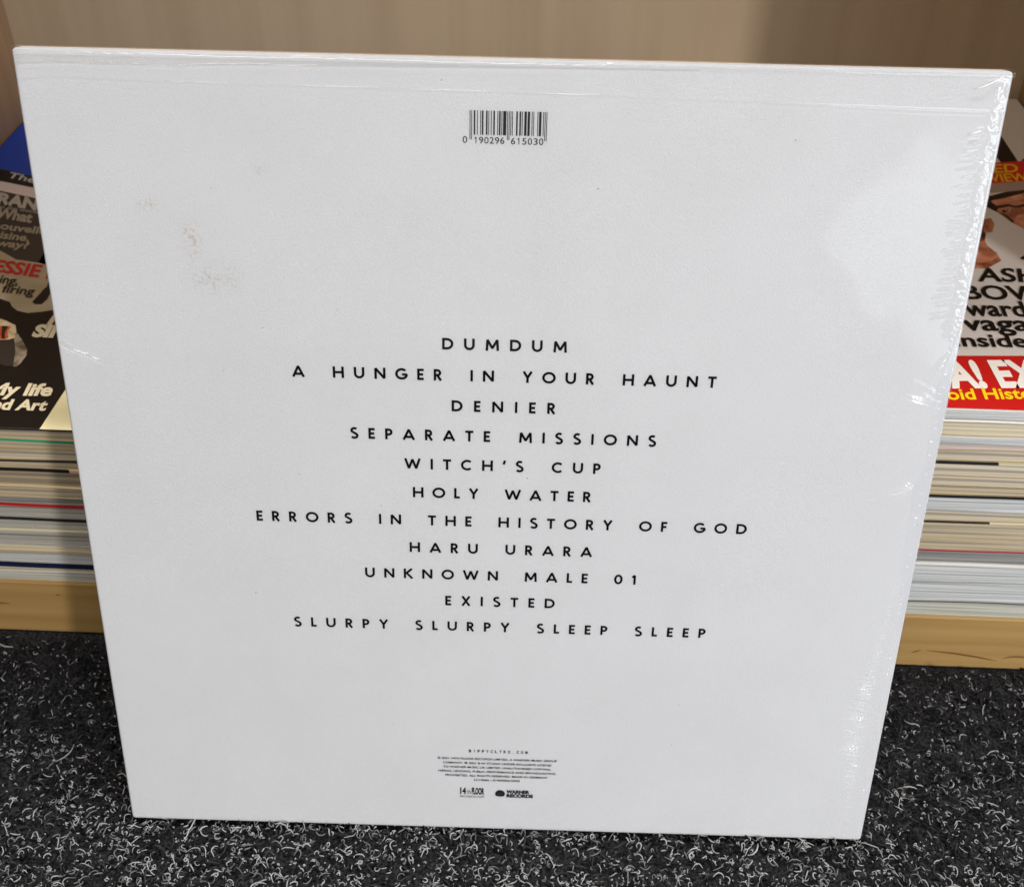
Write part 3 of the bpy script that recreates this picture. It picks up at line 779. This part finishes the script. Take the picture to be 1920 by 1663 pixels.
V, F = [], []
url = 'BIFFYCLYRO.COM'
wid = {'.': .25, 'I': .16}
adv = 24.2 / (len(url) - .6)
for k, c in enumerate(url):
    w_ = wid.get(c, .8) * 1.25
    cx = -11.4 + k * adv + 0.2
    sleeve_text(c, cx - w_ / 2, cx + w_ / 2, 41.4, 1.35, V, F, 0.03)
for text, x0, x1, base in (('\u00a9 2021 14TH FLOOR RECORDS LIMITED, A WARNER MUSIC GROUP', -24.8, 25.2, 37.5), ('COMPANY. \u2117 2021 B-W STUDIO UNDER EXCLUSIVE LICENSE', -22.5, 22.9, 35.2),
                           ('TO WARNER MUSIC UK LIMITED. UNAUTHORISED COPYING,', -22.5, 22.9, 33.0), ('HIRING, LENDING, PUBLIC PERFORMANCE AND BROADCASTING', -24.6, 24.8, 30.8),
                           ('PROHIBITED. ALL RIGHTS RESERVED. MADE IN GERMANY.', -21.6, 21.8, 28.6), ('LC14666 / 0190296615030', -9.5, 9.9, 26.4)):
    sleeve_text(text, x0, x1, base, 1.0, V, F, 0.02)
print_obj('legal_print', V, F, grey_ink)
V, F = [], []
sleeve_text('14', -15.3, -12.8, 19.2, 3.2, V, F, 0.04); sleeve_text('th', -12.3, -10.9, 19.2, 2.5, V, F, 0.0); sleeve_text('FLOOR', -10.4, -5.1, 19.2, 3.2, V, F, 0.05)
sleeve_text('RECORDS.COM', -15.3, -5.1, 17.3, 1.0, V, F, 0.0)
bl_ = [(1.65 + 2.1 * math.cos(a) * (1.0 if math.sin(a) > 0 else 0.98), 19.7 + (2.05 if math.sin(a) > 0 else 1.45) * math.copysign(abs(math.sin(a)) ** (1 if math.sin(a) > 0 else .55), math.sin(a))) for a in np.linspace(0, 2 * math.pi, 33)[:-1]]
o_ = len(V); V += [(x / 1000, z / 1000, 1) for x, z in bl_]; F.append(tuple(range(o_, o_ + 32)))
sleeve_text('WARNER', 4.25, 14.2, 20.15, 1.6, V, F, 0.07); sleeve_text('RECORDS', 4.4, 15.7, 18.05, 1.6, V, F, 0.07)
print_obj('label_logo', V, F, grey_ink)

# ------------------------------------------------------------------ shrink wrap: one film over the front, with its seams, creases and pull lines
film = bpy.data.materials.new('shrink_film'); film.use_nodes = True
nt = film.node_tree; nt.nodes.clear(); N = nt.nodes.new; L = nt.links.new
out = N('ShaderNodeOutputMaterial'); mx = N('ShaderNodeMixShader'); bk_ = N('ShaderNodeBsdfTransparent'); bk_.inputs['Color'].default_value = (0, 0, 0, 1); sm = N('ShaderNodeAddShader'); tr = N('ShaderNodeBsdfTransparent'); gl_ = N('ShaderNodeBsdfGlossy'); fr_ = N('ShaderNodeFresnel')
fr_.inputs['IOR'].default_value = 1.5
gl_.inputs['Roughness'].default_value = 0.07; gl_.inputs['Color'].default_value = (1, 1, 1, 1)
tc = N('ShaderNodeTexCoord'); nz = N('ShaderNodeTexNoise'); nz.inputs['Scale'].default_value = 22; nz.inputs['Detail'].default_value = 2
bp = N('ShaderNodeBump'); bp.inputs['Strength'].default_value = 0.14; bp.inputs['Distance'].default_value = 0.0025
L(tc.outputs['Object'], nz.inputs['Vector']); L(nz.outputs['Fac'], bp.inputs['Height']); L(bp.outputs[0], gl_.inputs['Normal']); L(bp.outputs[0], fr_.inputs['Normal'])
L(fr_.outputs[0], mx.inputs[0]); L(bk_.outputs[0], mx.inputs[1]); L(gl_.outputs[0], mx.inputs[2])
L(mx.outputs[0], sm.inputs[0]); L(tr.outputs[0], sm.inputs[1]); L(sm.outputs[0], out.inputs['Surface'])
tr.inputs['Color'].default_value = (0.97, 0.97, 0.97, 1)

xs = np.concatenate([np.arange(-157.3, -140, 0.5), np.arange(-140, 128, 1.2), np.arange(128, 158.2, 0.28)])
zs = np.arange(0.8, 313.4, 0.3)
X, Z = np.meshgrid(xs, zs)
H = np.full(X.shape, 0.30)             # mm in front of the card
def window(x0, x1, z0, z1):
    i0, i1 = np.searchsorted(zs, [z0, z1]); j0, j1 = np.searchsorted(xs, [x0, x1]); return slice(i0, max(i1, i0 + 1)), slice(j0, max(j1, j0 + 1))
def seg_dist(px_, pz_, a, b_):
    ax, az = a; bx, bz = b_; dx, dz = bx - ax, bz - az
    t_ = np.clip(((px_ - ax) * dx + (pz_ - az) * dz) / (dx * dx + dz * dz), 0, 1)
    d = np.hypot(px_ - ax - t_ * dx, pz_ - az - t_ * dz)
    return d, t_, ((px_ - ax) * dz - (pz_ - az) * dx)
def ridge(pts, w, amp, step=0.0, taper=False):
    for k in range(len(pts) - 1):
        a, b_ = pts[k], pts[k + 1]; m_ = 3 * w + 0.6
        s = window(min(a[0], b_[0]) - m_, max(a[0], b_[0]) + m_, min(a[1], b_[1]) - m_, max(a[1], b_[1]) + m_)
        d, t_, _ = seg_dist(X[s], Z[s], a, b_)
        tp = np.sin(np.pi * np.clip(t_, 0.02, 0.98)) if taper else 1.0
        H[s] = np.maximum(H[s], 0.30 + amp * tp * np.exp(-(d / w) ** 2))
fr = random.Random(21)
def wob(pts, n, a):
    out_ = []
    for k in range(len(pts) - 1):
        for q in range(n):
            f = q / n; out_.append((pts[k][0] + (pts[k + 1][0] - pts[k][0]) * f, pts[k][1] + (pts[k + 1][1] - pts[k][1]) * f + fr.uniform(-a, a)))
    return out_ + [pts[-1]]
ridge(wob([(-156.6, 310.4), (-145.4, 311.0), (-135.2, 311.0), (-125.8, 310.9), (-111.4, 310.8), (-82.4, 311.6), (-60, 311.8)], 4, .25), 0.5, 0.27)
ridge(wob([(-156.5, 305.3), (-149.5, 306.5), (-140.9, 306.6), (-111.9, 305.8), (-43.6, 305.4), (33.1, 304.7), (41.6, 304.3), (67.1, 304.1), (126.7, 302.9), (156, 302.6)], 6, .06), 0.55, 0.27)
ridge([(41, 304.0), (43, 302.9), (45.5, 303.2), (47, 304.6)], .5, .4)
ridge([(66, 304.6), (68.5, 303.2)], .4, .35)
ridge([(-156.8, 217.6), (-152.3, 214.4), (-147.0, 212.3), (-143.3, 210.6)], .6, .6)
ridge([(-156.0, 215.9), (-151.0, 213.4), (-146.0, 213.1)], .35, .35)
ridge([(-155.5, 220.5), (-151.5, 219.6)], .3, .3); ridge([(-155.8, 213.3), (-153.5, 212.2)], .3, .3)
ridge([(-155.9, 67), (-152, 67.6)], .3, .25)
ridge(wob([(156.9, 231.6), (156.1, 226.2), (154.2, 216.3), (152.8, 203.1), (153.5, 193.8), (153.6, 176.9), (151.0, 171.4), (151.7, 159.2), (152.0, 130), (152.2, 60), (152.0, 8)], 3, .2), 0.45, 0.14)
# bright crimped band down the upper right edge and combed pull lines below
for _ in range(430):
    z = fr.uniform(228, 312); x = 153.6 + fr.gauss(0, .6)
    l = fr.uniform(.5, 2.4); a = fr.gauss(0.05, .45)
    ridge([(x - l * math.cos(a), z - l * math.sin(a)), (x + l * math.cos(a) * .8, z + l * math.sin(a) * .8)], fr.uniform(.34, .55), fr.uniform(.12, .42), taper=True)
z = 236.0
while z < 300:
    l = fr.uniform(5, 9); a = fr.uniform(.05, .3)
    ridge([(152.8 - l, z - l * math.tan(a)), (152.6, z)], fr.uniform(.4, .6), fr.uniform(.05, .15), taper=True); z += fr.uniform(.9, 2.4)
z = 12.0
while z < 128:
    dens = math.exp(-((z - 55) / 42) ** 2)
    l = 2.5 + 12 * dens * fr.uniform(.55, 1); a = fr.uniform(-.18, .1) - .1
    ridge([(152.3 - l, z - l * math.tan(a)), (152.2, z)], fr.uniform(.36, .5), fr.uniform(.24, .5) * (.6 + .4 * dens), taper=True)
    if fr.random() < .7: ridge([(153.6, z), (155.2, z + fr.uniform(-.3, .3))], .3, fr.uniform(.15, .4), taper=True)
    z += fr.uniform(.9, 1.7)
for z in list(np.arange(128, 232, 2.6)):
    if fr.random() < .55:
        l = fr.uniform(.6, 2.2); ridge([(154.6 - l, z + fr.uniform(-.5, .5)), (154.8, z)], .3, fr.uniform(.15, .4), taper=True)
for (x0, z0, x1, z1) in ((143.9, 211.0, 153.0, 206.0), (145.5, 210.8, 152.5, 207.2), (141.3, 204.2, 152.1, 201.5), (142.5, 205.4, 151.8, 202.8), (148, 206.5, 152.5, 203.2), (147, 203.8, 152.8, 204.2),
                         (150.2, 216.0, 153.6, 219.5), (149.6, 213.6, 153.0, 217.4), (151.2, 218.4, 154.4, 221.6), (147.7, 171.3, 151.0, 169.8), (146.5, 170.6, 150.6, 168.8), (140, 166.5, 150.4, 168.3), (140.5, 163.8, 149.8, 166.2)):
    ridge([(x0, z0), (x1, z1)], fr.uniform(.35, .5), fr.uniform(.3, .6), taper=True)
for q in range(16):   # folds gathered into the top right corner
    a = math.radians(fr.uniform(185, 290)); l = fr.uniform(2, 7)
    ridge([(155.3, 312.6), (155.3 + l * math.cos(a), 312.6 + l * math.sin(a))], .35, fr.uniform(.15, .5), taper=True)
for q in range(9):
    a = math.radians(fr.uniform(25, 85)); l = fr.uniform(3, 9)
    ridge([(-156, 1.5), (-156 + l * math.cos(a), 1.5 + l * math.sin(a))], .35, fr.uniform(.08, .2), taper=True)
PERF = [(-97.2, 177.2), (-80.1, 177.1), (-63.6, 177.2), (-47.5, 176.6), (34.7, 176.9), (52.3, 177.2), (69.2, 177.5), (86.7, 177.9), (103, 178), (-35.2, 225.7), (-20.9, 228.1), (-5.1, 228.1), (11, 227.9), (29.4, 227.7), (46.3, 228.0), (63.5, 228.3), (81.0, 228.7), (-52, 226.5), (-69, 227)]
edge = np.clip((X - 156.6) / 1.6, 0, 1)
Y = -(H / 1000) * (1 - edge) + edge ** 2 * 0.0012
Xj = X * (1 + 0.0052 * Z / 315) + np.where(X > 157.2, 0.22 * np.sin(Z * 1.7) * np.sin(Z * .37 + 1), 0)
ny, nx = X.shape
Vf = np.stack([Xj / 1000, Y, Z / 1000], -1).reshape(-1, 3)
ii, jj = np.meshgrid(np.arange(ny - 1), np.arange(nx - 1), indexing='ij')
a = ii * nx + jj
Ff = np.stack([a, a + 1, a + nx + 1, a + nx], -1).reshape(-1, 4)
# perforation lips: little raised rings in the film
pv, pf = [], []
for x, z in PERF:
    if fr.random() < .3: continue
    k_ = fr.uniform(.3, .75); x += fr.uniform(-1, 1); z += fr.uniform(-.3, .3)
    n = 14; o_ = len(Vf) + len(pv); sq = fr.uniform(.4, .8)
    for q in range(n):
        an = 2 * math.pi * q / n
        for r_, y_ in ((.95 * k_, -.30), (.72 * k_, -.30 - .2 * k_), (.45 * k_, -.31)):
            pv.append(((x + r_ * math.cos(an)) / 1000, y_ / 1000, (z + r_ * math.sin(an) * sq) / 1000))
    for q in range(n):
        for s_ in (0, 1):
            pf.append((o_ + q * 3 + s_, o_ + ((q + 1) % n) * 3 + s_, o_ + ((q + 1) % n) * 3 + s_ + 1, o_ + q * 3 + s_ + 1))
Vf = np.concatenate([Vf, np.array(pv)]); Ff = np.concatenate([Ff, np.array(pf)])
fast_mesh('shrink_wrap', Vf, Ff, [film], sleeve)

# folded-over film: a second layer above the upper seam and along the right hand seam
film2 = film.copy(); film2.name = 'shrink_film_double'
film2.node_tree.nodes[tr.name].inputs['Color'].default_value = (0.87, 0.862, 0.852, 1)
lo = wob([(-157.0, 310.4), (-145.4, 311.0), (-125.8, 310.9), (-111.4, 310.8), (-82.4, 311.6), (-40, 312.1), (10, 312.6), (60, 313.2)], 5, .12)
V = [(x / 1000, -0.00078, z / 1000) for x, z in lo] + [(x / 1000, -0.00078, 0.3135) for x, z in lo]
n = len(lo); F = [(i, i + 1, n + i + 1, n + i) for i in range(n - 1)]
mesh_obj('film_fold', V, F, film2, sleeve)
film3 = film.copy(); film3.name = 'shrink_film_seam'
film3.node_tree.nodes[tr.name].inputs['Color'].default_value = (0.965, 0.968, 0.975, 1)
lo = wob([(156.9, 231.6), (156.1, 226.2), (154.2, 216.3), (152.8, 203.1), (153.5, 193.8), (153.6, 176.9), (151.0, 171.4), (151.7, 159.2), (152.4, 140), (154.5, 118), (156.6, 104)], 3, .1)
V = [(x / 1000, -0.00085, z / 1000) for x, z in lo] + [(0.1578, -0.00085, z / 1000) for x, z in lo]
n = len(lo); F = [(i, n + i, n + i + 1, i + 1) for i in range(n - 1)]
mesh_obj('film_fold', V, F, film3, sleeve)

# film pulled tight over the top edge, slightly crinkled
xe = np.linspace(-0.1577, 0.1580, 420) * 1.0052
prof = [(math.radians(t_), None) for t_ in range(0, 91, 6)]
V = []
jit_ = np.random.default_rng(4)
cr = np.convolve(jit_.normal(0, 1, len(xe) + 8), np.ones(5) / 5, 'valid')[:len(xe)]
sag = np.convolve(jit_.normal(0, 1, len(xe) + 60), np.ones(41) / 41, 'valid')[:len(xe)]
for t_, _n in prof:
    rr = 0.0020 + 0.00009 * cr * math.sin(2 * t_) + 0.00035 * sag * math.sin(2 * t_)
    for x, r_ in zip(xe, rr): V.append((x, 0.0017 - r_ * math.cos(t_), 0.3135 + r_ * math.sin(t_)))
for x in xe: V.append((x, 0.0066, 0.3155))
n = len(xe); rows_ = len(prof) + 1
ii, jj = np.meshgrid(np.arange(rows_ - 1), np.arange(n - 1), indexing='ij'); q_ = ii * n + jj
fast_mesh('film_edge', np.array(V), np.stack([q_, q_ + 1, q_ + n + 1, q_ + n], -1).reshape(-1, 4), [film], sleeve)

# two torn slivers of film standing off the right edge
sl_mat = mat('film_sliver', (0.85, 0.84, 0.82), 0.3, 0.5)
def tube(pts, r, sides=6):
    V, F = [], []
    for i, (x, y, z) in enumerate(pts):
        for k in range(sides):
            an = 2 * math.pi * k / sides; V.append((x / 1000, (y + r * math.cos(an)) / 1000, (z + r * math.sin(an)) / 1000))
    for i in range(len(pts) - 1):
        for k in range(sides):
            F.append((i * sides + k, i * sides + (k + 1) % sides, (i + 1) * sides + (k + 1) % sides, (i + 1) * sides + k))
    F.append(tuple(range(sides))[::-1]); F.append(tuple((len(pts) - 1) * sides + k for k in range(sides)))
    return V, F
for pts in ([(146.9, -1.0, 309.8), (149, -1.2, 310.6), (151.2, -1.2, 311.6), (154.9, -.8, 313.6)], [(147.7, -.9, 295.9), (151.0, -1.0, 297.0)]):
    v, f = tube(pts, 0.16); mesh_obj('film_sliver', v, f, sl_mat, sleeve, None, True)
